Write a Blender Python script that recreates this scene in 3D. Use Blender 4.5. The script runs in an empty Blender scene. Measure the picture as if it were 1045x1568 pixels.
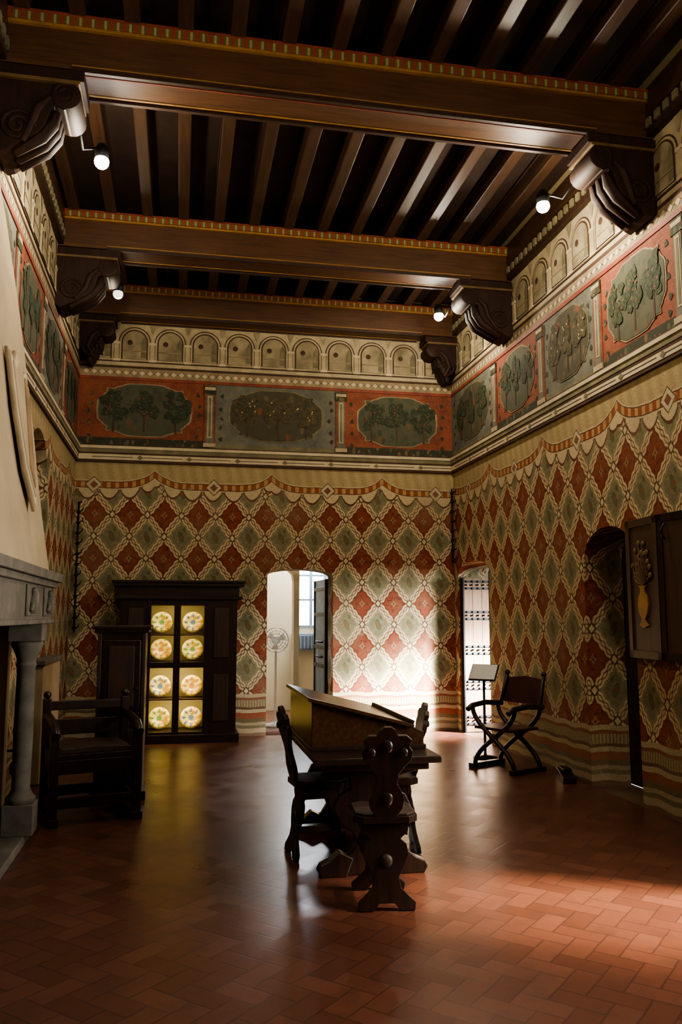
import bpy, bmesh, math, random
from mathutils import Matrix, Vector
random.seed(4)
S=bpy.context.scene
try:
    S.view_settings.view_transform='AgX'
    S.view_settings.look='AgX - Medium High Contrast'
except Exception as e: print(e)
XL,XR,YB,YF=-1.33,3.65,10.71,-1.8
H=5.86
pi=math.pi
# ---------------- node helpers
class V:
    def __init__(s,nt,o): s.nt=nt; s.o=o
    def _m(s,op,*a): return mk(s.nt,op,s,*a)
    def __add__(s,b): return s._m('ADD',b)
    def __radd__(s,b): return s._m('ADD',b)
    def __sub__(s,b): return s._m('SUBTRACT',b)
    def __rsub__(s,b): return mk(s.nt,'SUBTRACT',b,s)
    def __mul__(s,b): return s._m('MULTIPLY',b)
    def __rmul__(s,b): return s._m('MULTIPLY',b)
    def __truediv__(s,b): return s._m('DIVIDE',b)
    def fract(s): return s._m('FRACT')
    def floor(s): return s._m('FLOOR')
    def abs(s): return s._m('ABSOLUTE')
    def cos(s): return s._m('COSINE')
    def sin(s): return s._m('SINE')
    def sqrt(s): return s._m('SQRT')
    def gt(s,b): return s._m('GREATER_THAN',b)
    def lt(s,b): return s._m('LESS_THAN',b)
    def max(s,b): return s._m('MAXIMUM',b)
    def min(s,b): return s._m('MINIMUM',b)
def mk(nt,op,*a):
    n=nt.nodes.new('ShaderNodeMath'); n.operation=op
    for i,x in enumerate(a):
        if isinstance(x,V): nt.links.new(x.o,n.inputs[i])
        else: n.inputs[i].default_value=x
    return V(nt,n.outputs[0])
def mix(nt,f,a,b):
    n=nt.nodes.new('ShaderNodeMix'); n.data_type='RGBA'
    for i,x in ((0,f),(6,a),(7,b)):
        if isinstance(x,V): nt.links.new(x.o,n.inputs[i])
        elif i==0: n.inputs[0].default_value=x
        else: n.inputs[i].default_value=(x[0],x[1],x[2],1)
    return V(nt,n.outputs[2])
def noise(nt,vec,scale,detail=3,rough=.6):
    n=nt.nodes.new('ShaderNodeTexNoise'); n.inputs['Scale'].default_value=scale
    n.inputs['Detail'].default_value=detail; n.inputs['Roughness'].default_value=rough
    if vec is not None: nt.links.new(vec.o,n.inputs['Vector'])
    return V(nt,n.outputs['Fac'])
def mapping(nt,vec,scale=(1,1,1),rot=(0,0,0)):
    n=nt.nodes.new('ShaderNodeMapping'); n.inputs['Scale'].default_value=scale
    n.inputs['Rotation'].default_value=rot; nt.links.new(vec.o,n.inputs['Vector']); return V(nt,n.outputs[0])
def ramp(nt,f,stops,const=False):
    n=nt.nodes.new('ShaderNodeValToRGB'); nt.links.new(f.o,n.inputs[0])
    cr=n.color_ramp; cr.interpolation='CONSTANT' if const else 'LINEAR'
    while len(cr.elements)<len(stops): cr.elements.new(.5)
    for e,(p,c) in zip(cr.elements,stops): e.position=p; e.color=(c[0],c[1],c[2],1)
    return V(nt,n.outputs[0])
def newmat(name,rough=.7,metal=0,spec=None):
    m=bpy.data.materials.new(name); m.use_nodes=True; nt=m.node_tree
    b=nt.nodes['Principled BSDF']; b.inputs['Roughness'].default_value=rough; b.inputs['Metallic'].default_value=metal
    if spec is not None: b.inputs['Specular IOR Level'].default_value=spec
    tc=nt.nodes.new('ShaderNodeTexCoord')
    return m,nt,b,V(nt,tc.outputs['Object'])
def bump(nt,b,f,s=.3,d=.01):
    n=nt.nodes.new('ShaderNodeBump'); n.inputs['Strength'].default_value=s; n.inputs['Distance'].default_value=d
    nt.links.new(f.o,n.inputs['Height']); nt.links.new(n.outputs[0],b.inputs['Normal'])
def lk(nt,v,b,i='Base Color'): nt.links.new(v.o,b.inputs[i])
def plain(name,c,rough=.7,metal=0,var=.35,sc=6,bmp=.15,spec=None):
    m,nt,b,o=newmat(name,rough,metal,spec)
    n=noise(nt,o,sc,4); d=tuple(x*(1-var) for x in c); e=tuple(min(1,x*(1+var*.6)) for x in c)
    lk(nt,ramp(nt,n,[(.3,d),(.7,e)]),b); bump(nt,b,noise(nt,o,sc*8,3),bmp,.004); return m
def wood(name,c1,c2,axis=0,rough=.5,sc=3,spec=None):
    m,nt,b,o=newmat(name,rough,0,spec)
    s=[14,14,14]; s[axis]=1.0
    v=mapping(nt,o,tuple(x*sc/3 for x in s)); n=noise(nt,v,2.2,5,.65); n2=noise(nt,o,1.5,2)
    c=ramp(nt,n,[(.3,c1),(.7,c2)]); c=mix(nt,n2*.6,c,tuple(x*.4 for x in c1)); lk(nt,c,b); bump(nt,b,n,.25,.004); return m
def blot(name,cols,scale=5,rough=.85,det=6):
    m,nt,b,o=newmat(name,rough); n=noise(nt,o,scale,det,.7)
    k=len(cols); c=ramp(nt,n,[(.3+.4*i/(k-1),c) for i,c in enumerate(cols)])
    w_=noise(nt,o,40,3,.7); c=mix(nt,(w_-.54).max(0)*2.5,c,(.26,.21,.13)); lk(nt,c,b); return m
def leafy(name,ground,l1,l2,fruit,sc=16):
    m,nt,b,o=newmat(name,.85)
    wv=nt.nodes.new('ShaderNodeTexVoronoi'); wv.inputs['Scale'].default_value=sc; wv.inputs['Randomness'].default_value=.9
    nt.links.new(mapping(nt,o,(1,.6,1),(0,0,.5)).o,wv.inputs['Vector'])
    d=V(nt,wv.outputs['Distance']); col=wv.outputs['Color']
    sp=nt.nodes.new('ShaderNodeSeparateXYZ'); nt.links.new(col,sp.inputs[0]); r=V(nt,sp.outputs[0]); g=V(nt,sp.outputs[1])
    big=noise(nt,o,5,3)
    leaf=d.lt(.42)*big.gt(.44)
    c=mix(nt,noise(nt,o,7,5),ground,tuple(x*.5 for x in ground))
    c=mix(nt,leaf*.8,c,mix(nt,r,l1,l2)); c=mix(nt,leaf*g.gt(.86),c,fruit)
    lk(nt,c,b); return m
def emis(name,c,s):
    m,nt,b,o=newmat(name,.5); b.inputs['Base Color'].default_value=(c[0],c[1],c[2],1)
    b.inputs['Emission Color'].default_value=(c[0],c[1],c[2],1); b.inputs['Emission Strength'].default_value=s; return m
# ------------- materials
def wallmat():
    m,nt,b,o=newmat('painted_fresco_wall',.85,0,.2)
    sp=nt.nodes.new('ShaderNodeSeparateXYZ'); nt.links.new(o.o,sp.inputs[0])
    x,y,z=[V(nt,sp.outputs[i]) for i in range(3)]
    w1=noise(nt,o,2.5,2)-.5; w2=noise(nt,o,3.3,2)-.5; w3=noise(nt,o,18,2)-.5
    u=x+z+w1*.03+w3*.008; v=y+w2*.03+w3*.008
    W,HH=.43,.555
    a=u/W+v/HH; bb=u/W-v/HH
    pa=a.fract()-.5; pb=bb.fract()-.5
    p=pa.abs(); q=pb.abs()
    p2=p+(q*25.1).cos()*.018; q2=q+(p*25.1).cos()*.018
    d=p2.max(q2)
    par=((a.floor()-bb.floor())*.5).fract().gt(.25)
    cream=(.54,.43,.25)
    red=(.21,.055,.027); grn=(.175,.165,.09)
    n1=noise(nt,o,16,4,.7); n2=noise(nt,o,1.1,5,.7); n3=noise(nt,o,60,3,.7); n4=noise(nt,o,5,6,.75)
    rc=mix(nt,n1.gt(.56),red,(.125,.036,.02)); gc=mix(nt,n1.gt(.53),grn,(.22,.20,.115))
    s=(pa+pb)*.5; t=(pa-pb)*.5
    body=((s*1.0+t*.5)*(s*1.0+t*.5)*5.+ (t-s*.35)*(t-s*.35)*1.6).lt(.035)
    head=((s-.09)*(s-.09)+(t-.17)*(t-.17)).lt(.0022)
    gc=mix(nt,body.max(head)*.8,gc,(.09,.10,.045))
    gc=mix(nt,((s*s)*4+t*t).lt(.003),gc,(.25,.09,.04))
    rc=mix(nt,d.lt(.09)*.7,rc,(.32,.21,.11)); rc=mix(nt,d.lt(.05),rc,(.11,.04,.022))
    c=mix(nt,par,rc,gc)
    inner=d.gt(.33)*d.lt(.352); c=mix(nt,inner*.85,c,mix(nt,par,(.08,.025,.015),(.36,.30,.17)))
    c=mix(nt,d.gt(.385),c,cream)
    c=mix(nt,d.gt(.455)*d.lt(.482),c,(.13,.055,.03))
    kn=p.min(q)
    c=mix(nt,kn.gt(.385),c,(.09,.06,.03)); c=mix(nt,kn.gt(.43),c,(.56,.46,.28))
    P=1.5
    k=1-((u+.35)*(pi/P)).sin().abs(); zc=3.15+k*k*k*.15
    uu=((u+.35)/P).fract()-.5
    dz=v-zc
    sq=((u/.26).fract()-.5).abs()*2
    lob=1-sq*sq
    edge=dz+.05+lob*.13
    tent=edge.gt(0)*dz.lt(0)
    c=mix(nt,tent,c,(.52,.42,.25)); c=mix(nt,edge.abs().lt(.014)*dz.lt(-.035),c,(.12,.05,.03))
    c=mix(nt,tent*sq.gt(.8)*(dz+.2).gt(0),c,(.16,.12,.06))
    fold=((u*42+ (dz*3).sin()*4).sin())*.5+.5
    up=mix(nt,fold*.5,(.42,.33,.17),(.28,.21,.10))
    c=mix(nt,dz.gt(0),c,up)
    bandc=mix(nt,((u*60).sin()).gt(.2),(.26,.075,.028),(.42,.27,.12))
    c=mix(nt,dz.abs().lt(.058),c,(.50,.41,.25)); c=mix(nt,dz.abs().lt(.044),c,(.10,.04,.022)); c=mix(nt,dz.abs().lt(.034),c,bandc)
    med=uu.abs()*P+dz.abs()
    c=mix(nt,med.lt(.11),c,(.12,.08,.04)); c=mix(nt,med.lt(.095),c,(.50,.42,.27)); c=mix(nt,med.lt(.05),c,(.19,.08,.045))
    vv=v+(u*16).sin()*.006
    cols=[(0,(.15,.09,.055)),(.06,(.33,.26,.16)),(.16,(.15,.125,.065)),(.22,(.31,.25,.15)),(.28,(.13,.10,.05)),(.36,(.23,.07,.035)),(.48,(.38,.31,.18)),(.55,(.12,.07,.04)),(.60,(.31,.25,.14)),(.74,(.21,.08,.045)),(.79,(.39,.32,.19))]
    dd=ramp(nt,vv/.6,cols,True)
    fr_=((u/.035).fract()-.5).abs().lt(.16)*vv.gt(.355)*vv.lt(.445); dd=mix(nt,fr_,dd,(.15,.11,.05))
    c=mix(nt,vv.lt(.52),c,dd)
    c=mix(nt,((n2-.45).max(0)*1.8).min(.5),c,(.25,.19,.11))
    c=mix(nt,((n4-.60).max(0)*5).min(.6),c,(.36,.29,.18))
    c=mix(nt,((n3-.47).max(0)*2.0).min(.6),c,(.10,.06,.035))
    c=mix(nt,v.gt(3.55),c,(.42,.33,.17))
    lk(nt,c,b); bump(nt,b,n1,.1,.004); return m
MW=wallmat()
def floormat():
    m,nt,b,o=newmat('waxed_terracotta_tiles',.3)
    v=mapping(nt,o,(1/.115,1/.115,1),(0,0,pi/4))
    sp=nt.nodes.new('ShaderNodeSeparateXYZ'); nt.links.new(v.o,sp.inputs[0]); x=V(nt,sp.outputs[0]); y=V(nt,sp.outputs[1])
    wx=(noise(nt,o,9,2)-.5)*.10; x=x+wx; y=y+wx*.7
    i=x.floor(); j=y.floor(); fx=x.fract(); fy=y.fract()
    k=(((i-j)/4).fract()*4+.5).floor()
    k0=k.lt(.5); k1=k.gt(.5)*k.lt(1.5); k2=k.gt(1.5)*k.lt(2.5); k3=k.gt(2.5)
    L=fx+k1*9; R=(1-fx)+k0*9; Bt=fy+k2*9; Tp=(1-fy)+k3*9
    e=L.min(R).min(Bt.min(Tp))
    mort=e.lt(.035)
    cb=nt.nodes.new('ShaderNodeCombineXYZ'); nt.links.new((i-k1).o,cb.inputs[0]); nt.links.new((j-k2).o,cb.inputs[1])
    wn=nt.nodes.new('ShaderNodeTexWhiteNoise'); wn.noise_dimensions='2D'; nt.links.new(cb.outputs[0],wn.inputs['Vector']); r=V(nt,wn.outputs['Value'])
    n1=noise(nt,o,1.1,4); n2=noise(nt,o,26,3); n3=noise(nt,o,5,5,.7)
    c=mix(nt,r,(.085,.029,.017),(.14,.048,.026))
    c=mix(nt,n2*.5,c,(.065,.025,.015)); c=mix(nt,n1*.45,c,(.06,.023,.014)); c=mix(nt,((n3-.5).max(0)*3).min(.5),c,(.05,.02,.013)); c=mix(nt,mort*.65,c,(.035,.016,.011)); lk(nt,c,b)
    rr=n1*.12+r*.06+n3*.08+.19; lk(nt,rr,b,'Roughness')
    bump(nt,b,e.min(.06)*6+n2*.2+r*.15,.22,.004); return m
MF=floormat()
WD=wood('beam_wood',(.060,.026,.011),(.15,.066,.025),0,.5)
WJ=wood('joist_wood',(.040,.019,.011),(.095,.046,.022),1,.45)
WP=plain('ceiling_board_wood',(.035,.018,.011),.8)
WC=wood('carved_wood',(.024,.011,.006),(.065,.028,.013),2,.55)
WK=wood('corbel_wood',(.018,.008,.005),(.055,.023,.011),2,.65,3,.3)
WF=wood('furniture_wood',(.012,.006,.004),(.042,.017,.009),2,.34)
WB=wood('desk_lid_wood',(.035,.015,.007),(.085,.038,.017),1,.25)
WS=wood('shutter_wood',(.045,.022,.010),(.10,.05,.024),2,.5)
IR=plain('black_iron',(.015,.014,.014),.45,.6)
GOLD=plain('gilded_line',(.34,.18,.05),.5,.2)
DGOLD=plain('old_gilding',(.15,.09,.035),.65,.1)
REDL=plain('red_paint',(.22,.045,.022),.7)
CR=plain('cream_paint',(.43,.35,.21),.85,var=.25)
CRL=plain('light_cream_paint',(.54,.45,.29),.85,var=.2)
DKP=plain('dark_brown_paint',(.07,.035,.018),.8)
OLV=plain('olive_paint',(.18,.155,.085),.85)
TAN=plain('tan_paint',(.28,.21,.12),.85)
ARC=plain('arcade_inner_paint',(.31,.255,.15),.85,var=.45,sc=4)
PRED=blot('fresco_red',[(.09,.026,.013),(.20,.052,.024),(.25,.08,.038)],3)
PBLU=blot('fresco_bluegrey',[(.075,.075,.06),(.13,.13,.10),(.20,.18,.12)],3)
PGRN=leafy('fresco_meadow_green',(.10,.10,.06),(.035,.045,.025),(.08,.08,.04),(.12,.07,.035),13)
PGR2=leafy('fresco_meadow_bronze',(.09,.08,.045),(.035,.035,.02),(.14,.11,.055),(.18,.06,.03),13)
PFOL=leafy('fresco_ground_leaves',(.05,.05,.025),(.03,.04,.018),(.16,.14,.07),(.16,.08,.04),18)
TREE=blot('fresco_tree_crown',[(.010,.018,.009),(.026,.038,.016),(.055,.06,.026)],22)
TRE2=blot('fresco_tree_crown_bronze',[(.02,.022,.010),(.06,.05,.022),(.12,.08,.035)],22)
STN=plain('grey_stone',(.14,.125,.10),.8,var=.4)
PLS=plain('hood_plaster',(.42,.33,.205),.9,var=.18,sc=2)
def dentil():
    m,nt,b,o=newmat('painted_dentil',.6)
    sp=nt.nodes.new('ShaderNodeSeparateXYZ'); nt.links.new(o.o,sp.inputs[0]); x=V(nt,sp.outputs[0]); z=V(nt,sp.outputs[2])
    f=(x/.085).fract(); t=(f-.5).abs()
    c=mix(nt,t.gt(.28),(.09,.11,.035),(.23,.05,.022)); c=mix(nt,t.lt(.10),c,(.34,.24,.10)); lk(nt,c,b); return m
DEN=dentil()
# ------------- mesh builder
def fr(o,x,y,z):
    M=Matrix.Identity(4)
    for i,a in enumerate((x,y,z)):
        a=Vector(a).normalized()
        for j in range(3): M[j][i]=a[j]
    for j in range(3): M[j][3]=o[j]
    return M
def Rz(a): return Matrix.Rotation(a,4,'Z')
def Tr(x,y,z): return Matrix.Translation((x,y,z))
class B:
    def __init__(s): s.bm=bmesh.new(); s.m=[]
    def mi(s,m):
        if m not in s.m: s.m.append(m)
        return s.m.index(m)
    def add(s,vs,fs,mat,M=None,sm=False):
        M=M or Matrix.Identity(4); k=s.mi(mat)
        V_=[s.bm.verts.new(M@Vector(v)) for v in vs]
        for f in fs:
            try:
                F=s.bm.faces.new([V_[i] for i in f]); F.material_index=k; F.smooth=sm
            except ValueError: pass
    def box(s,x0,x1,y0,y1,z0,z1,mat,M=None):
        vs=[(x,y,z) for x in (x0,x1) for y in (y0,y1) for z in (z0,z1)]
        s.add(vs,[(0,1,3,2),(4,6,7,5),(0,4,5,1),(2,3,7,6),(0,2,6,4),(1,5,7,3)],mat,M)
    def poly(s,pts,t,mat,M=None,sm=False):
        n=len(pts); vs=[(a,b,0) for a,b in pts]+[(a,b,t) for a,b in pts]
        s.add(vs,[tuple(range(n))[::-1],tuple(range(n,2*n))]+[(i,(i+1)%n,n+(i+1)%n,n+i) for i in range(n)],mat,M)
    def flat(s,pts,z,mat,M=None):
        s.add([(a,b,z) for a,b in pts],[tuple(range(len(pts)))],mat,M)
    def rect(s,x0,x1,y0,y1,z,mat): s.flat([(x0,y0),(x1,y0),(x1,y1),(x0,y1)],z,mat)
    def lathe(s,pr,mat,M=None,seg=24):
        vs=[];fs=[]
        for r,z in pr:
            for i in range(seg): vs.append((r*math.cos(2*pi*i/seg),r*math.sin(2*pi*i/seg),z))
        for j in range(len(pr)-1):
            for i in range(seg): fs.append((j*seg+i,j*seg+(i+1)%seg,(j+1)*seg+(i+1)%seg,(j+1)*seg+i))
        fs.append(tuple(range(seg))[::-1]); fs.append(tuple(range((len(pr)-1)*seg,len(pr)*seg)))
        s.add(vs,fs,mat,M,True)
    def tube(s,pts,r,mat,seg=8,M=None,sy=1):
        pts=[Vector(p) for p in pts]; n=len(pts)
        if not isinstance(r,(list,tuple)): r=[r]*n
        vs=[];fs=[]; pu=None
        for i,p in enumerate(pts):
            d=(pts[min(i+1,n-1)]-pts[max(i-1,0)]).normalized()
            if pu is None: pu=d.orthogonal().normalized() if abs(d.x)>.99 else (Vector((1,0,0))-d*d.x).normalized()
            u=(pu-d*pu.dot(d)).normalized(); w=d.cross(u); pu=u
            for k in range(seg):
                a=2*pi*k/seg; vs.append(tuple(p+u*r[i]*math.cos(a)*sy+w*r[i]*math.sin(a)))
        for j in range(n-1):
            for k in range(seg): fs.append((j*seg+k,j*seg+(k+1)%seg,(j+1)*seg+(k+1)%seg,(j+1)*seg+k))
        fs.append(tuple(range(seg))[::-1]); fs.append(tuple(range((n-1)*seg,n*seg)))
        s.add(vs,fs,mat,M,True)
    def sphere(s,c,r,mat,sc=(1,1,1),seg=16):
        pr=[(max(.0005,r*math.sin(pi*i/10)),-r*math.cos(pi*i/10)) for i in range(11)]
        s.lathe(pr,mat,Tr(*c)@Matrix.Diagonal((*sc,1)),seg)
    def done(s,name,M=None,parent=None,bevel=0,recalc=True):
        if recalc: bmesh.ops.recalc_face_normals(s.bm,faces=s.bm.faces)
        me=bpy.data.meshes.new(name); s.bm.to_mesh(me); s.bm.free()
        for m in s.m: me.materials.append(m)
        o=bpy.data.objects.new(name,me); S.collection.objects.link(o)
        if parent: o.parent=parent
        if M is not None: o.matrix_local=M
        if bevel:
            d=o.modifiers.new('b','BEVEL'); d.width=bevel; d.segments=2; d.limit_method='ANGLE'; d.angle_limit=.7
        return o
def wall(name,x0,x1,z1,holes,t,M,mat,z0=-.02):
    cu=bpy.data.curves.new(name,'CURVE'); cu.dimensions='2D'; cu.fill_mode='BOTH'; cu.extrude=t/2
    for pts in [[(x0,z0),(x1,z0),(x1,z1),(x0,z1)]]+holes:
        sp=cu.splines.new('POLY'); sp.points.add(len(pts)-1)
        for p,(a,b) in zip(sp.points,pts): p.co=(a,b,0,1)
        sp.use_cyclic_u=True
    t_=bpy.data.objects.new('tmp',cu); S.collection.objects.link(t_)
    dg=bpy.context.evaluated_depsgraph_get(); me=bpy.data.meshes.new_from_object(t_.evaluated_get(dg))
    bpy.data.objects.remove(t_)
    me.transform(Tr(0,0,-t/2)); me.materials.clear(); me.materials.append(mat); me.name=name
    o=bpy.data.objects.new(name,me); S.collection.objects.link(o); o.matrix_world=M; return o
def arch(x0,x1,zb,zs,zt,n=12):
    c=(x0+x1)/2; r=(x1-x0)/2
    return [(x0,zb),(x1,zb),(x1,zs)]+[(c+r*math.cos(pi*i/n),zs+(zt-zs)*math.sin(pi*i/n)) for i in range(1,n)]+[(x0,zs)]
TW=.38
MB=fr((0,YB,0),(1,0,0),(0,0,1),(0,-1,0))
MR=fr((XR,0,0),(0,-1,0),(0,0,1),(-1,0,0))
ML=fr((XL,0,0),(0,1,0),(0,0,1),(1,0,0))
MFn=fr((0,YF,0),(-1,0,0),(0,0,1),(0,1,0))
wb=wall('wall_back',XL,XR,H,[arch(1.11,1.975,0,2.02,2.11)],TW,MB,MW)
wr=wall('wall_right',-YB-TW,-YF,H,[arch(-10.55,-9.44,0,2.06,2.20),arch(-7.04,-6.2,0,2.02,2.28),[(-3.9,.9),(-2.5,.9),(-2.5,2.7),(-3.9,2.7)]],TW,MR,MW)
wl=wall('wall_left',YF,YB+TW,H,[arch(7.5,8.6,.3,2.8,3.25)],TW,ML,MW)
wf=wall('wall_front',-XR-TW,-XL+TW,H,[],TW,MFn,MW)
b=B(); b.box(XL-TW,XR+TW,YF-TW,YB+TW,-.15,0,MF); b.done('floor')
b=B(); b.box(XL-TW,XR+TW,YF-TW,YB+TW,H,H+.1,WP)
b.done('ceiling')
b=B(); b.box(7.45,8.65,.2,3.3,-.44,-.385,DKP); b.done('arch_recess',None,wl)  # backing panel in dark brown: the recess's shade is put into its colour
# ------------- frieze decor
def blob(b,x,z,rx,rz,d,mat,n=12):
    ph=random.uniform(0,6)
    b.flat([(x+rx*(1+.18*math.sin(3*t+ph)+.10*math.sin(5*t+ph*2))*math.cos(t),z+rz*(1+.18*math.sin(3*t+ph)+.10*math.sin(5*t+ph*2))*math.sin(t)) for t in [2*pi*i/n for i in range(n)]],d,mat)
def tree(b,x,z0,h,w,d,crown,trunk,fruit):
    b.flat([(x-.014,z0),(x+.014,z0),(x+.008,z0+h*.6),(x-.006,z0+h*.6)],d,trunk)
    for s in (-1,1): b.flat([(x,z0+h*.35),(x+s*w*.35,z0+h*.6),(x+s*w*.35-s*.01,z0+h*.63),(x-s*.0,z0+h*.42)][::s],d+.0005,trunk)
    for i in range(17):
        a=random.uniform(0,2*pi); r=math.sqrt(random.random())
        blob(b,x+w*.46*r*math.cos(a),z0+h*.64+h*.32*r*math.sin(a),w*.18,h*.11,d+.001+.0003*i,crown,10)
    for i in range(6): blob(b,x+random.uniform(-.35,.35)*w,z0+h*random.uniform(.45,.9),.011,.011,d+.0068,fruit,6)
def medal(b,cx,cz,a,h,z,m1,mo,crown):
    def P(k):
        r=[]
        for i in range(96):
            t=2*pi*i/96; f=1+.05*math.cos(4*t)+.05*math.cos(8*t)+.02*math.cos(16*t)
            r.append((cx+a*k*math.copysign(abs(math.cos(t))**.38,math.cos(t))*f,cz+h*k*math.copysign(abs(math.sin(t))**.38,math.sin(t))*f))
        return r
    b.flat(P(1.0),z,mo); b.flat(P(.96),z+.003,m1)
    n=max(3,int(a/.15))
    for i in range(n):
        x=cx-a*.70+1.40*a*(i/(n-1)); k=1
        tree(b,x+random.uniform(-.02,.02),cz-h*.92*k,h*1.82*k*random.uniform(.88,1),a*.62,z+.006,crown,DKP,REDL if crown is TREE else CR)
def frieze(parent,u0,u1,bounds,cols,name):
    b=B()
    for za,zb,d,m in ((3.44,3.47,.03,DKP),(3.47,3.54,.035,CRL),(3.54,3.56,.04,DKP),(3.56,3.61,.045,OLV),(3.61,3.645,.055,CRL),(3.645,3.66,.05,DKP)):
        b.box(u0,u1,za,zb,0,d,m)
    u=u0+.2
    while u<u1-.3:
        b.box(u,u+.5,3.50,3.508,.035,.037,DKP); b.flat([(u+.55,3.5),(u+.59,3.475),(u+.63,3.5),(u+.59,3.535)],.039,OLV); u+=.62
    for i,c in enumerate(cols):
        a,e=bounds[i],bounds[i+1]
        base={'r':PRED,'b':PBLU}[c]
        b.box(a,e,3.66,4.52,0,.004,base)
        if c=='r': b.box(a,e,3.66,3.76,.004,.007,PFOL)
        else: b.box(a,e,3.66,3.72,.004,.007,OLV)
        cx=(a+e)/2; w=(e-a)
        medal(b,cx,4.13,w*.325,.315,.010,PGRN if c=='r' else PGR2,TAN if c=='r' else OLV,TREE if c=='r' or i%4==0 else TRE2)
        for k in range(5):
            for sx in (a+.12+random.uniform(0,.05),e-.12-random.uniform(0,.05)): blob(b,sx,3.80+.14*k+random.uniform(-.03,.03),.025,.03,.0085,PFOL,8)
    for q in bounds[1:-1]:
            b.box(q-.075,q+.075,3.68,4.5,.004,.014,PRED); b.box(q-.05,q+.05,3.7,4.5,.014,.018,PBLU)
            b.box(q-.03,q+.03,3.8,4.36,.018,.021,CR); b.box(q-.015,q+.015,3.82,4.34,.021,.023,OLV)
            b.box(q-.08,q+.08,3.68,3.73,.014,.026,CR); b.box(q-.08,q+.08,4.38,4.5,.014,.024,PFOL); b.box(q-.07,q+.07,4.44,4.48,.024,.027,CR)
    b.box(u0,u1,4.52,4.56,0,.014,REDL); b.box(u0,u1,4.56,4.68,0,.008,TAN); b.box(u0,u1,4.68,4.71,0,.012,DKP)
    u=u0+.05
    while u<u1-.08:
        b.flat([(u,4.62),(u+.035,4.59),(u+.07,4.62),(u+.035,4.65)],.011,CRL); b.flat([(u+.075,4.62),(u+.085,4.612),(u+.095,4.62),(u+.085,4.628)],.011,DKP); u+=.1
    b.box(u0,u1,4.71,5.30,0,.006,CR)
    n=round((u1-u0)/.455); w=(u1-u0)/n
    for i in range(n):
        c=u0+w*(i+.5)
        def A(r,zb,zs,k=1.0): return [(c-r,zb),(c+r,zb),(c+r,zs)]+[(c+r*math.cos(pi*j/12),zs+r*k*math.sin(pi*j/12)) for j in range(1,12)]+[(c-r,zs)]
        b.flat(A(.205,4.80,5.03),.009,DKP); b.flat(A(.19,4.80,5.03),.012,CR); b.flat(A(.168,4.80,5.03),.015,DKP)
        b.flat(A(.15,4.80,5.03),.018,ARC)
        b.flat([(c+.15,4.82),(c+.15,5.03),(c+.12,5.10),(c+.08,5.03),(c+.08,4.82)],.021,OLV)
        b.flat([(c-.06+.035*math.cos(j*pi/5),5.02+.035*math.sin(j*pi/5)) for j in range(10)],.021,DKP)
        b.box(c-.15,c+.15,4.90,4.915,.018,.024,TAN)
        b.box(c+w/2-.03,c+w/2+.03,4.80,5.02,.006,.020,CR); b.box(c+w/2-.045,c+w/2+.045,5.0,5.03,.006,.024,CRL)
        b.box(c+w/2-.045,c+w/2+.045,4.77,4.80,.006,.022,CRL); b.flat([(c+w/2-.06,5.30),(c+w/2,5.14),(c+w/2+.06,5.30)],.012,ARC)
    b.box(u0,u1,4.76,4.775,0,.02,DKP)
    b.done(name,None,parent,0,False)
frieze(wb,XL,XR,[XL,.33,2.08,XR],['r','b','r'],'painted_frieze')
frieze(wr,-YB,-3.0,[-YB,-9.1,-7.8,-6.6,-5.35,-4.1,-3.0],['b','r','b','r','b','r'],'painted_frieze')
frieze(wl,3.0,YB,[3.0,4.2,5.4,6.6,7.9,9.3,YB],['b','r','b','r','b','r'],'painted_frieze')
for nm,xa,xb in (('trim_1',XR-.07,XR),('trim_2',XL,XL+.07)):
    b=B(); b.box(xa,xb,YF,YB,5.30,5.44,WC); b.box(xa,xb,YF,YB,5.46,5.70,WJ); 
    y=YF
    while y<YB-.1:
        b.box(xa-(.02 if xa>0 else -.0),xb+(0 if xa>0 else .02),y,y+.06,5.36,5.43,OLV); y+=.12
    b.done(nm)
# ------------- ceiling joists and beams
b=B(); x=XL+.16
while x<XR-.05:
    b.box(x-.055,x+.055,YF,YB,5.66,5.86,WJ); b.box(x-.062,x+.062,YF,YB,5.82,5.85,WC); x+=.372
b.done('ceiling_joists',None,None,.008)
def beam(y0,y1):
    L=XR-XL; b=B()
    b.box(0,L,0,y1-y0,5.29,5.58,WD)
    b.box(0,L,-.03,y1-y0+.03,5.58,5.60,GOLD); b.box(0,L,-.045,y1-y0+.045,5.60,5.665,DEN)
    b.box(0,L,-.055,y1-y0+.055,5.655,5.672,REDL)
    b.box(.5,L-.5,-.012,.02,5.27,5.30,WC); b.box(.5,L-.5,y1-y0-.02,y1-y0+.012,5.27,5.30,WC)
    b.box(.5,L-.5,.05,.064,5.283,5.29,REDL); b.box(.5,L-.5,y1-y0-.06,y1-y0-.045,5.283,5.29,GOLD)
    b.box(.5,L-.5,-.004,0,5.315,5.325,GOLD)
    return b.done('ceiling_beam',Tr(XL,y0,0),None,.006)
beam(5.6,5.93); beam(8.5,8.83); beam(10.42,10.71); beam(2.6,2.93)
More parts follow.
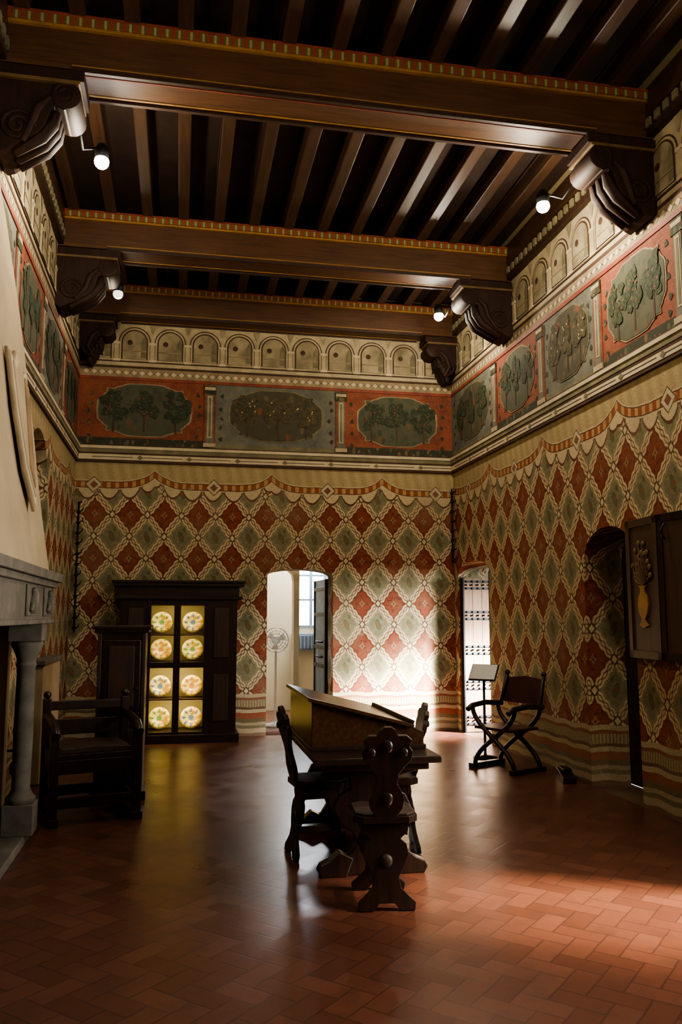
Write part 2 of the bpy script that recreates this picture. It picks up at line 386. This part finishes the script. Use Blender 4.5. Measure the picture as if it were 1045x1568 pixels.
def corbel(y0,y1,left,L=.55,h=.62):
    P=[(0,0),(L,0),(L+.02,-.04),(L+.01,-.09),(L-.03,-.11),(L+.01,-.15),(L+.02,-.2),(L-.02,-.26),(L-.09,-.29),(L-.15,-.27),(L-.18,-.29),(L-.19,-.34),(L-.21,-.41),(L-.26,-.48),(L-.33,-.52),(L-.38,-h+.06),(.10,-h),(.05,-h-.02),(0,-h+.02)]
    b=B(); s=1 if left else -1
    xo=XL if left else XR
    M=fr((xo,y0 if s>0 else y0,5.27),(s,0,0),(0,0,1),(0,1,0)) 
    b.poly(P,y1-y0,WK,M)
    b.box(0,(L+.04)*s,y0-.02,y1+.02,5.19,5.27,WK,Tr(xo,0,0)); b.box(0,(L+.015)*s,y0-.03,y1+.03,5.165,5.19,DGOLD,Tr(xo,0,0))
    for yy in (y0,y1):
        for (px,pz,r) in ((L-.085,-.18,.09),(.16,-.44,.12)):
            pts=[]
            for i in range(30):
                t=i/29*4.5*pi; rr=r*(1-i/34); pts.append((xo+s*(px+rr*math.cos(t)),yy,5.27+pz+rr*math.sin(t)))
            b.tube(pts,.016,WK,6)
        b.tube([(xo+s*(L-.18),yy,5.06),(xo+s*(L-.26),yy,4.98),(xo+s*(L-.30),yy,4.85),(xo+s*.2,yy,4.72)],[.02,.035,.03,.02],WK,8)
    b.tube([(xo+s*(L-.075),y0-.01,5.085),(xo+s*(L-.075),y1+.01,5.085)],.10,WK,16)
    mid=(y0+y1)/2
    for k in (-.1,0,.1):
        b.tube([(xo+s*(L-.14),mid+k,4.99),(xo+s*(L-.17),mid+k,4.90),(xo+s*(L-.24),mid+k,4.80),(xo+s*(.14),mid+k,4.66)],[.03,.05,.05,.03],WK,8)
    return b.done('ceiling_corbel',None,None,.006)
corbel(5.6,5.93,True); corbel(5.6,5.93,False); corbel(8.5,8.83,True,.6); corbel(8.5,8.83,False,.6)
corbel(10.42,10.70,True,.42,.42); corbel(10.42,10.70,False,.42,.42)
corbel(2.6,2.93,True); corbel(2.6,2.93,False)
BULB=emis('spot_bulb',(1,.95,.85),200); DIM=emis('spot_bulb_dim',(1,.95,.85),1.5)
def lamp(x,y,z,xc,yc,p,on=True):
    b=B(); b.tube([(xc,yc,5.05),(xc,y,5.0),(x,y,z+.10)],.01,IR,6)
    b.lathe([(.02,0),(.05,.01),(.055,.08),(.035,.12),(.02,.13)],IR,Tr(x,y,z),16)
    b.sphere((x,y,z-.015),.055,BULB if on else DIM)
    o=b.done('ceiling_spotlight')
    if p:
        l=bpy.data.lights.new('spot_glow','POINT'); l.energy=p; l.color=(1,.86,.64); l.shadow_soft_size=.05
        q=bpy.data.objects.new('spot_glow',l); S.collection.objects.link(q); q.parent=o; q.location=(x,y+.10,z-.13)
lamp(-.66,6.12,4.93,-.80,5.86,75); lamp(2.92,6.12,4.93,3.1,5.86,100)
lamp(2.92,8.98,5.02,3.0,8.78,55); lamp(-.74,8.95,5.0,-.75,8.78,12,False)
lamp(-.5,3.12,4.93,-.80,2.86,36); lamp(2.75,3.12,4.93,3.1,2.86,42)  # unseen pair, added to light the near face of the front beam
# ------------- hall beyond mid doorway
HP=plain('hall_plaster',(.56,.49,.35),.9,var=.1,sc=2)
b=B(); b.box(.2,3.4,YB+TW,14.2,-.15,0,MF)
b.box(.2,3.4,13.5,13.7,0,1.0,HP); b.box(.2,1.84,13.5,13.7,1.0,3.2,HP); b.box(2.38,3.4,13.5,13.7,1.0,3.2,HP); b.box(1.84,2.38,13.5,13.7,1.0,1.32,HP); b.box(1.84,2.38,13.5,13.7,2.6,3.2,HP)
b.box(.1,.2,YB+TW,13.7,0,3.2,HP); b.box(3.4,3.5,YB+TW,13.7,0,3.2,HP)
b.box(1.62,1.70,11.9,12.1,0,2.1,HP); b.box(.2,1.0,11.9,12.1,0,3.2,HP); 
b.poly([(1.0,2.0),(1.05,2.12),(1.2,2.22),(1.36,2.25),(1.5,2.2),(1.60,2.1),(1.62,2.0),(1.70,2.0),(1.70,3.2),(1.0,3.2)],.2,HP,fr((0,12.1,0),(1,0,0),(0,0,1),(0,-1,0)))
b.done('hall_wall')
SKY=emis('daylit_glass',(.75,.87,1),9)
BL=plain('bluegrey_paint',(.16,.22,.30),.5)
b=B(); b.box(1.84,2.38,13.56,13.57,1.32,2.6,SKY)
for xx in (1.84,2.10,2.34): b.box(xx,xx+.04,13.48,13.58,1.32,2.6,BL)
for zz in (1.32,1.75,2.15,2.56): b.box(1.84,2.38,13.49,13.57,zz,zz+.03,BL)
b.done('window_2')
b=B(); b.box(1.80,2.42,13.3,13.49,.95,1.22,BL); b.box(1.84,2.38,13.28,13.3,.98,1.19,plain('vent',(.10,.14,.2),.5))
for i in range(9): b.box(1.85+i*.06,1.87+i*.06,13.265,13.30,.98,1.19,BL)
b.box(1.84,1.88,13.35,13.45,0,.95,BL); b.box(2.34,2.38,13.35,13.45,0,.95,BL)
b.done('radiator',None,None,.004)
b=B(); b.box(0,.04,0,.75,.02,2.0,BL)
for zz in (.3,.8,1.05,1.5,1.85): b.box(-.015,.05,0,.75,zz,zz+.05,IR)
b.box(-.015,.05,0,.06,.02,2,IR); b.box(-.015,.05,.69,.75,.02,2,IR)
for zz in (.95,1.15): b.tube([(-.03,.1,zz),(-.06,.2,zz),(-.03,.5,zz)],.015,IR)
b.done('door_2',Tr(1.95,YB+TW,0)@Rz(.05),None,.003)
WH=plain('white_enamel',(.75,.75,.72),.35,var=.05)
b=B(); b.lathe([(.17,0),(.17,.02),(.03,.05),(.014,.08),(.014,1.0),(.03,1.02)],WH,None,24)
for r in (.05,.09,.13,.17): b.tube([(r*math.cos(i*pi/12),-.08,1.17+r*math.sin(i*pi/12)) for i in range(25)],.004,WH,6)
for r in (.17,): b.tube([(r*math.cos(i*pi/12),.0,1.17+r*math.sin(i*pi/12)) for i in range(25)],.006,WH,6)
for i in range(16):
    a=i*pi/8; b.tube([(.02*math.cos(a),-.10,1.17+.02*math.sin(a)),(.17*math.cos(a),-.05,1.17+.17*math.sin(a)),(.17*math.cos(a),0,1.17+.17*math.sin(a))],.003,WH,5)
for i in range(3):
    a=i*2*pi/3; b.flat([(0,0),(.14*math.cos(a),.14*math.sin(a)),(.14*math.cos(a+.8),.14*math.sin(a+.8))],0,WH,fr((0,-.04,1.17),(1,0,0),(0,.2,1),(0,-1,.2)))
b.sphere((0,.04,1.17),.06,WH); b.done('pedestal_fan',Tr(1.33,11.6,0))
# ------------- side passage with studded door
b=B(); b.box(XR+TW,6.5,8.2,11.5,-.15,0,MF); b.box(XR+TW,6.5,11.0,11.2,0,3,HP); b.box(6.4,6.5,8.2,11.2,0,3,HP)
b.done('passage_wall')
LW=wood('pale_door_wood',(.15,.075,.035),(.26,.15,.07),2,.6)
DB=plain('door_band',(.02,.02,.022),.6,.2)
b=B(); b.box(0,.95,0,.05,0.01,2.0,LW)
for i in range(6): b.box(.13*(i+1)-.003,.13*(i+1)+.003,-.002,.0,.01,2.0,DKP)
for zz in (.10,.55,1.0,1.45,1.85):
    for k in (0,.09): b.box(0,.95,-.012,0,zz+k,zz+k+.03,DB)
    for i in range(12):
        for k in (0,1,2): b.sphere((.04+.08*i,-.015,zz+.015+.045*k),.013,IR)
b.box(-.01,.01,-.02,.06,0,2.0,IR)
b.done('door_1',Tr(3.68,10.46,0),None,.002)
b=B(); b.box(3.66,3.80,9.445,9.49,0,2.04,WC); b.box(3.66,3.74,10.51,10.545,0,2.02,WC); b.done('trim_3')
# ------------- alcove door on right wall
b=B(); b.box(XR+TW+.01,XR+TW+.06,6.1,7.15,0,2.35,WC)
for z_ in (.15,1.15): b.box(XR+TW-.015,XR+TW+.01,6.35,6.95,z_,z_+.8,WF)
b.done('door_3',None,None,.005)
b=B(); b.box(0,.50,0,.035,0,1.1,WS)
for a in ((0,.06,0,1.1),(.44,.5,0,1.1)): b.box(a[0],a[1],-.012,0,a[2],a[3],WS)
b.box(0,.5,-.012,0,0,.06,WS); b.box(0,.5,-.012,0,1.04,1.1,WS)
vp=[(.02,0),(.09,.02),(.05,.05),(.03,.08),(.08,.14),(.10,.22),(.08,.30),(.05,.34),(.04,.38),(.08,.41)]
VP=[(.25+r*.8,.24+z_*.8) for r,z_ in vp]+[(.25-r*.8,.24+z_*.8) for r,z_ in reversed(vp)]
b.poly(VP,.015,GOLD,fr((0,0,0),(1,0,0),(0,0,1),(0,-1,0)))
for i in range(13):
    a=pi*(.08+.84*i/12); L=.27+.05*math.sin(i*3); ex=.25+L*.5*math.cos(a); ez=.57+L*math.sin(a)*1.1
    b.tube([(.25,-.01,.57),(.25+(ex-.25)*.7,-.02,.57+(ez-.57)*.5),(ex,-.01,ez)],[.004,.006,.004],DGOLD,6); b.sphere((ex,-.012,ez),.024,DGOLD,(1,.4,1),8); b.sphere((.25+(ex-.25)*.7,-.012,.57+(ez-.57)*.6),.018,DGOLD,(1,.4,1),8)
b.done('window_shutter',Tr(3.60,6.20,1.17)@Rz(-pi/2-.06),None,.003)
b=B(); b.box(0,.45,0,.03,0,1.1,WS); b.box(0,.05,-.01,0,0,1.1,WF); b.box(.4,.45,-.01,0,0,1.1,WF); b.box(0,.45,-.01,0,1.04,1.1,WF); b.box(0,.45,-.01,0,0,.06,WF)
b.tube([(.10,-.02,1.02),(.10,-.06,.96),(.10,-.02,.90)],.01,IR)
b.done('window_shutter',Tr(3.57,5.69,1.17)@Rz(-pi/2+.10),None,.003)
b=B(); b.poly([(0,0),(.26,0),(.26,.05),(.05,.11),(0,.09)],.12,WF,fr((0,0,0),(1,0,0),(0,0,1),(0,-1,0))); b.box(.02,.2,-.10,-.02,.1,.12,IR); b.done('door_wedge',Tr(3.60,7.40,0)@Rz(-1.75),None,.004)
b=B()
for y in (2.5,3.84): b.box(XR+.1,XR+.16,y,y+.06,.9,2.7,WC)
for z_ in (.9,2.64): b.box(XR+.1,XR+.16,2.5,3.9,z_,z_+.05,WC)
b.box(XR+.12,XR+.14,3.19,3.21,.9,2.7,WC)
b.done('window_1')
# ------------- fireplace
b=B()
b.box(XL+.005,-.97,3.0,6.5,0,.06,STN)
b.box(XL+.01,-.9,3.2,6.25,1.45,1.74,STN); b.box(XL+.01,-.84,3.1,6.33,1.74,1.80,STN); b.box(XL+.01,-.87,3.15,6.29,1.70,1.74,STN); b.box(XL+.01,-.88,3.18,6.27,1.45,1.48,STN)
for y in (5.85,5.2): 
    b.box(-.9,-.888,y,y+.3,1.50,1.69,STN)
    b.tube([(-.885,y+.15,1.52),(-.88,y+.13,1.58),(-.875,y+.16,1.63),(-.88,y+.14,1.67)],[.03,.04,.03,.02],STN,8); b.tube([(-.88,y+.08,1.53),(-.87,y+.13,1.60),(-.88,y+.22,1.64)],[.015,.02,.015],STN,8)
for y in (6.05,3.4):
    b.box(-1.12,-.92,y-.1,y+.1,.06,.26,STN)
    b.lathe([(.095,.26),(.10,.29),(.075,.32),(.06,.35),(.065,.7),(.06,1.15),(.07,1.17),(.06,1.19),(.075,1.24),(.11,1.31),(.10,1.33)],STN,Tr(-1.02,y,0),20)
    b.box(-1.13,-.91,y-.11,y+.11,1.33,1.45,STN)
b.box(XL+.005,-1.15,6.1,6.22,.06,1.45,PLS)
b.box(XL+.005,XL+.02,3.3,6.15,.06,1.45,plain('dark_fireback',(.02,.018,.016),.95))  # near-black sheet along the back of the fire opening
prev=[(-.92,6.22,1.8),(-.99,6.24,2.2),(-1.08,6.25,2.8),(-1.16,6.22,3.4),(-1.23,6.12,3.9),(-1.28,5.95,4.3),(-1.31,5.7,4.6)]
vs=[];fs=[]
for X_,Y_,Z_ in prev: vs+= [(X_,Y_,Z_),(X_,9.4-Y_,Z_),(XL+.005,9.4-Y_,Z_),(XL+.005,Y_,Z_)]
for i in range(len(prev)-1):
    for k in range(4): fs.append((i*4+k,i*4+(k+1)%4,i*4+4+(k+1)%4,i*4+4+k))
n=len(prev)-1; fs.append((n*4,n*4+1,n*4+2,n*4+3))
b.add(vs,fs,PLS)
Ms=fr((-.965,5.62,2.2),(0,1,0),(-.16,0,1),(1,0,.16))
SH=[(0,0),(.20,.22),(.28,.6),(.27,.98),(.16,.92),(0,1.04),(-.16,.92),(-.27,.98),(-.28,.6),(-.20,.22)]
SB=plain('shield_band',(.25,.16,.08),.8)
b.poly([(x_*1.08,-.03+y_*1.05) for x_,y_ in SH],.022,TAN,Ms)
b.poly(SH,.034,CRL,Ms); b.poly([(x_*.86,.06+y_*.88) for x_,y_ in SH],.042,PLS,Ms)
b.poly([(-.12,.25),(-.02,.12),(.22,.85),(.10,.90)],.05,SB,Ms)
b.done('fireplace',None,None,.006)
b=B(); b.box(XL+.005,-1.2,8.0,9.1,0,1.05,PLS); b.box(XL+.005,-1.18,7.98,9.12,1.05,1.1,STN); b.done('plaster_pier',None,None,.01)
b=B(); b.tube([(0,0,.12),(0,0,.62)],.015,IR)
for a in (0,2.1,4.2): b.tube([(0,0,.25),(.06*math.cos(a),.06*math.sin(a),.16),(.11*math.cos(a),.11*math.sin(a),.012)],.014,IR)
b.sphere((0,0,.65),.04,IR); b.tube([(-.08,0,.5),(.08,0,.5)],.01,IR); b.lathe([(.02,.3),(.05,.34),(.05,.4),(.02,.44)],IR)
b.done('fire_tool_stand',Tr(-1.17,6.72,0))
def rod(x,y,z0,z1):
    b=B(); b.tube([(0,0,z0),(0,0,z1)],.012,IR,6)
    z=z0+.05
    while z<z1:
        b.sphere((0,0,z),.028,IR,(1,1,.7),10); b.tube([(.0,0,z),(.05,-.02,z+.02),(.06,-.03,z+.06)],.008,IR,5); z+=.13
    b.tube([(0,0,z1),(.02,.06,z1+.02)],.012,IR); b.done('hanging_iron_chain',Tr(x,y,0))
rod(XL+.07,YB-.09,1.3,2.9); rod(XR-.05,YB-.09,2.2,3.2)
# ------------- display cabinet
GLOWB=plain('cabinet_back',(.34,.27,.12),.8,var=.1)
b=B(); y0,y1=10.28,10.70
b.box(-.70,-.35,y0,y1,0,1.70,WF); b.box(.32,.70,y0,y1,0,1.70,WF)
b.box(-.35,.32,y0,y1,0,.13,WF); b.box(-.35,.32,y0,y1,1.63,1.70,WF)
b.box(-.76,.76,y0-.04,y1,1.70,1.74,WF); b.box(-.72,.72,y0-.01,y1,1.74,1.86,WF); b.box(-.78,.78,y0-.06,y1,1.86,1.90,WF); b.box(-.80,.80,y0-.08,y1,1.90,1.93,WF)
b.box(-.35,.32,y1-.02,y1,.13,1.63,GLOWB)
b.box(-.35,.32,y0+.02,y1-.02,.88,.95,WF); b.box(-.06,.02,y0,y0+.03,.13,1.63,WF)
for z_ in (1.27,.50): b.box(-.35,.32,y0+.08,y1-.02,z_-.012,z_+.01,WS)
b.box(-.37,-.33,y0-.015,y0+.02,.13,1.63,WF); b.box(.30,.34,y0-.015,y0+.02,.13,1.63,WF)
for xx in (-.60,.42):
    b.box(xx,xx+.18,y0-.015,y0,.25,.8,WC); b.box(xx,xx+.18,y0-.015,y0,1.0,1.6,WC)
b.box(-.74,.74,y0-.03,y1,0,.1,WF)
cab=b.done('display_cabinet',None,None,.005)
def platem(c):
    m,nt,b_,o=newmat('glazed_ceramic',.2)
    sp=nt.nodes.new('ShaderNodeSeparateXYZ'); nt.links.new(o.o,sp.inputs[0]); x_=V(nt,sp.outputs[0]); y_=V(nt,sp.outputs[1])
    r=(x_*x_+y_*y_).sqrt(); an=mk(nt,'ARCTAN2',y_,x_)
    k=((r*90).sin()*.5+(an*8).cos()).gt(.6); cc=mix(nt,k,(.78,.62,.22),c); cc=mix(nt,noise(nt,o,18,2).gt(.58),cc,(.55,.30,.04)); cc=mix(nt,r.lt(.03),cc,c); lk(nt,cc,b_); return m
PM=[platem((.14,.26,.08)),platem((.12,.18,.28)),platem((.5,.22,.04))]
i=0
for z_ in (1.28,.95,.51,.13):
    for xx in (-.21,.17):
        b=B(); r=.130
        b.lathe([(.05,-.006),(.06,0),(r*.62,.008),(r*.66,.018),(r,.026),(r,.032),(r*.64,.026),(r*.6,.016),(.001,.012)],PM[i%3],None,32)
        a=math.radians(78)
        b.done('ceramic_plate',Tr(xx,10.50,z_+r*math.sin(a)+.012)@Matrix.Rotation(a,4,'X')); i+=1
for z_,p in ((1.60,2.2),(1.25,2.2),(.86,4.2),(.48,4.2)):
        l=bpy.data.lights.new('cabinet_light','AREA'); l.energy=p; l.shape='RECTANGLE'; l.size=.6; l.size_y=.05; l.color=(1,.82,.40)
        q=bpy.data.objects.new('cabinet_light',l); S.collection.objects.link(q); q.parent=cab; q.location=(-.015,10.345,z_); q.rotation_euler=(.6,0,0)
# ------------- table
def tbl():
    b=B(); b.box(.78,1.52,4.74,6.22,.655,.695,WF); b.box(.84,1.46,4.80,6.16,.61,.655,WF)
    hp=[(.30,0),(.31,.05),(.24,.08),(.13,.12),(.09,.18),(.12,.24),(.20,.30),(.235,.38),(.20,.45),(.13,.49),(.14,.55),(.27,.58),(.28,.61)]
    P=[(r,z) for r,z in hp]+[(-r,z) for r,z in reversed(hp)]
    for y in (4.98,6.02):
        b.poly(P,.05,WF,fr((1.15,y,0),(1,0,0),(0,0,1),(0,-1,0)))
        for s in (-1,1):
            b.poly([(s*.16,0),(s*.31,0),(s*.33,.035),(s*.31,.07),(s*.26,.09),(s*.2,.14),(s*.12,.1)],.09,WF,fr((1.15,y+.02,0),(1,0,0),(0,0,1),(0,-1,0)))
    b.box(1.12,1.18,4.96,6.0,.12,.18,WF)
    return b.done('trestle_table',None,None,.006)
tbl()
b=B()
b.poly([(0,0),(.70,0),(.70,.10),(.64,.125),(0,.29)],.98,WB,fr((.80,6.02,.695),(1,0,0),(0,0,1),(0,-1,0)))
Mt=fr((.78,6.06,.99),(1,0,-.262),(.262,0,1),(0,-1,0))
b.poly([(-.01,.0),(.67,.0),(.67,.022),(-.01,.022)],1.06,WB,Mt); b.poly([(.64,.022),(.665,.022),(.665,.045),(.64,.045)],1.06,WF,Mt)
b.box(.785,1.51,5.02,6.05,.695,.72,WF)
b.done('writing_desk',None,None,.004)
# ------------- sgabello
def sgab(x,y,rz,lean=.17,sc=1.0):
    b=B()
    o=[(-.17,-.12),(-.12,-.17),(.12,-.17),(.17,-.12),(.17,.12),(.12,.17),(-.12,.17),(-.17,.12)]
    b.poly(o,.035,WF,Tr(0,0,.43)); b.poly([(p*.92,q*.92) for p,q in o],.012,WC,Tr(0,0,.465))
    b.box(-.12,.12,-.12,.12,.36,.43,WF)
    hp=[(.145,0),(.15,.04),(.11,.075),(.075,.11),(.065,.16),(.095,.21),(.12,.27),(.11,.32),(.08,.345),(.12,.38),(.125,.42)]
    P=[(r,z) for r,z in hp]+[(-r,z) for r,z in reversed(hp)]+[(-.07,0),(-.04,.035),(.04,.035),(.07,0)]
    for s in (-1,1):
        b.poly(P,.028,WF,fr((0,s*.17+.014,0),(1,0,0),(0,-s*.15,1),(0,-1,-s*.15)))
        b.sphere((0,s*(.15),.24),.035,WC,(1,.5,1),12)
    b.box(-.03,.03,-.13,.13,.14,.18,WF)
    bp=[(.05,0),(.055,.03),(.085,.07),(.095,.12),(.075,.165),(.055,.20),(.06,.25),(.09,.29),(.125,.325),(.135,.37),(.115,.395),(.13,.43),(.10,.455),(.055,.455),(.04,.485),(.018,.50)]
    P=[(r,z) for r,z in bp]+[(-r,z) for r,z in reversed(bp)]
    Mb=fr((0,-.135,.44),(1,0,0),(0,-lean,1),(0,-1,-lean))
    b.poly(P,.03,WF,Mb)
    for s in (-1,1): b.sphere((s*.085,-.165-lean*.36-.01,.80),.022,WF,(1,.4,1),12)
    b.sphere((0,-.165-lean*.1,.56),.035,WF,(1,.4,1.2),12); b.sphere((0,-.17-lean*.38,.83),.028,WF,(1,.4,1.2),12)
    return b.done('sgabello_chair',Tr(x,y,0)@Rz(rz)@Matrix.Scale(sc,4),None,.004)
sgab(1.10,4.50,-.10)
sgab(.90,5.42,-pi/2+.10,.2); sgab(1.38,5.44,pi/2-.1,.2)
# X-chair (dantesca)
LEA=plain('dark_red_leather',(.06,.018,.012),.45,var=.3)
def xchair(x,y,rz,sc=1):
    b=B()
    for yy in (-.2,.2):
        for s in (-1,1):
            b.tube([(s*(-.29*math.cos(pi*i/12)),yy+s*.012,.03+.62*i/12) for i in range(13)],.026,WF,8)
        b.lathe([(.04,-.03),(.045,0),(.04,.03)],WC,fr((0,yy,.34),(1,0,0),(0,0,1),(0,-1,0)),14)
    for s in (-1,1):
        b.box(s*.29-.03,s*.29+.03,-.26,.26,0,.05,WF)
        b.tube([(s*.29,-.26,.66),(s*.30,.0,.68),(s*.29,.22,.66),(s*.29,.29,.62)],.03,WF,8)
        b.tube([(s*.28,-.22,.64),(s*.27,-.27,.8),(s*.26,-.33,.98)],.024,WF,8); b.sphere((s*.26,-.33,1.0),.032,WC)
    b.box(-.26,.26,-.22,.22,.42,.45,LEA)
    b.poly([(-.27,.70),(.27,.70),(.27,.97),(0,1.0),(-.27,.97)],.02,LEA,fr((0,-.10,0),(1,0,0),(0,-.24,1),(0,-1,-.24)))
    return b.done('folding_armchair',Tr(x,y,0)@Rz(rz)@Matrix.Scale(sc,4),None,.004)
xchair(3.22,7.95,pi/2+.45,.92)
def stand(x,y,rz,h):
    b=B(); b.lathe([(.13,0),(.13,.015),(.02,.03),(.014,.05),(.014,h)],IR,None,20)
    b.box(-.14,.14,-.008,.008,-.10,.10,WH,Tr(0,0,h)@Matrix.Rotation(-.75,4,'X')); b.box(-.15,.15,-.0,.014,-.11,.11,IR,Tr(0,0,h)@Matrix.Rotation(-.75,4,'X'))
    b.done('information_stand',Tr(x,y,0)@Rz(rz))
stand(3.24,8.60,-.7,.90)
# ------------- tall cupboard and armchair at left
b=B(); cx0,cx1,cy0,cy1=-.66,-.27,7.25,7.62
b.box(cx0,cx1,cy0,cy1,.06,1.36,WF); b.box(cx0-.03,cx1+.03,cy0-.03,cy1+.02,0,.07,WF); b.box(cx0-.03,cx1+.03,cy0-.03,cy1+.02,1.36,1.39,WF); b.box(cx0-.045,cx1+.045,cy0-.045,cy1+.02,1.39,1.42,WF)
for za,zb in ((.12,.62),(.70,1.30)):
    b.box(cx0+.04,cx1-.04,cy0-.012,cy0,za,zb,WF); b.box(cx0+.09,cx1-.09,cy0-.022,cy0-.012,za+.05,zb-.05,WC)
for xx in (cx0,cx1-.03): b.box(xx,xx+.03,cy0-.018,cy0,.07,1.36,WC)
b.sphere((cx1-.07,cy0-.03,.9),.014,IR)
b.done('tall_wooden_cupboard',None,None,.005)
b=B(); w,d=.30,.24
for s in (-1,1):
    b.box(s*w-.03,s*w+.03,-d-.03,-d+.03,0,.86,WF); b.sphere((s*w,-d,.89),.03,WF); b.box(s*w-.03,s*w+.03,d-.03,d+.03,0,.68,WF)
    b.tube([(s*w,-d,.74),(s*w,-.05,.73),(s*w,.2,.70),(s*w,.31,.64)],.032,WF,10); b.box(s*w-.015,s*w+.015,-d,d,.36,.5,WF); b.box(s*w-.02,s*w+.02,-d,d,.12,.17,WF)
    b.box(s*w-.04,s*w+.04,-d-.05,d+.05,0,.06,WF)
b.box(-w,w,-d,d,.46,.50,WF); b.box(-w,w,d-.015,d+.015,.12,.2,WF); b.box(-w,w,d-.015,d+.015,.36,.46,WF); b.box(-w,w,-d-.015,-d+.015,.12,.2,WF)
b.box(-w,w,-d-.015,-d+.015,.77,.84,WF); b.box(-w,w,-d-.008,-d+.008,.58,.70,WF)
b.poly([(-.27,0),(.27,0),(.25,.035),(0,.05),(-.25,.035)],.46,WC,fr((0,d-.01,.50),(1,0,0),(0,0,1),(0,-1,0)))
b.done('wooden_armchair',Tr(-.64,6.74,0)@Rz(math.radians(196)),None,.006)
# ------------- camera
cam=bpy.data.cameras.new('camera'); co=bpy.data.objects.new('camera',cam); S.collection.objects.link(co)
cam.sensor_fit='VERTICAL'; cam.sensor_height=24; cam.lens=24*1898/2352; cam.clip_start=.05
co.location=(0,0,1.5); co.rotation_euler=(math.radians(97.18),0,math.radians(-11)); S.camera=co
# ------------- lights
w=bpy.data.worlds.new('world'); S.world=w; w.use_nodes=True
w.node_tree.nodes['Background'].inputs[0].default_value=(.85,.92,1,1); w.node_tree.nodes['Background'].inputs[1].default_value=1.5
def look(o,t): o.rotation_euler=(Vector(t)-o.location).to_track_quat('-Z','Y').to_euler()
def area(name,loc,t,sx,sy,p,c):
    l=bpy.data.lights.new(name,'AREA'); l.shape='RECTANGLE'; l.size=sx; l.size_y=sy; l.energy=p; l.color=c
    o=bpy.data.objects.new(name,l); S.collection.objects.link(o); o.location=loc; look(o,t); return o
area('window_daylight',(4.15,3.2,1.9),(-1,3.8,.6),1.5,1.9,260,(1,.94,.84))
def spot(name,loc,t,p,c,ang,bl,r):
    l=bpy.data.lights.new(name,'SPOT'); l.energy=p; l.color=c; l.spot_size=math.radians(ang); l.spot_blend=bl; l.shadow_soft_size=r
    o=bpy.data.objects.new(name,l); S.collection.objects.link(o); o.location=loc; look(o,t)
spot('door_daylight',(5.6,8.9,2.0),(2.9,10.6,.3),2800,(1,.98,.94),60,.8,.35)
spot('door_sun',(5.8,8.9,1.9),(3.10,10.71,.30),34000,(1,.98,.93),27,1,.25)
spot('window_sun',(5.7,2.9,3.9),(2.65,4.35,0),13000,(1,.86,.66),27,.9,.25)
area('hall_daylight',(2.1,13.2,2.9),(1.6,11,.0),1,1,240,(.95,.97,1))
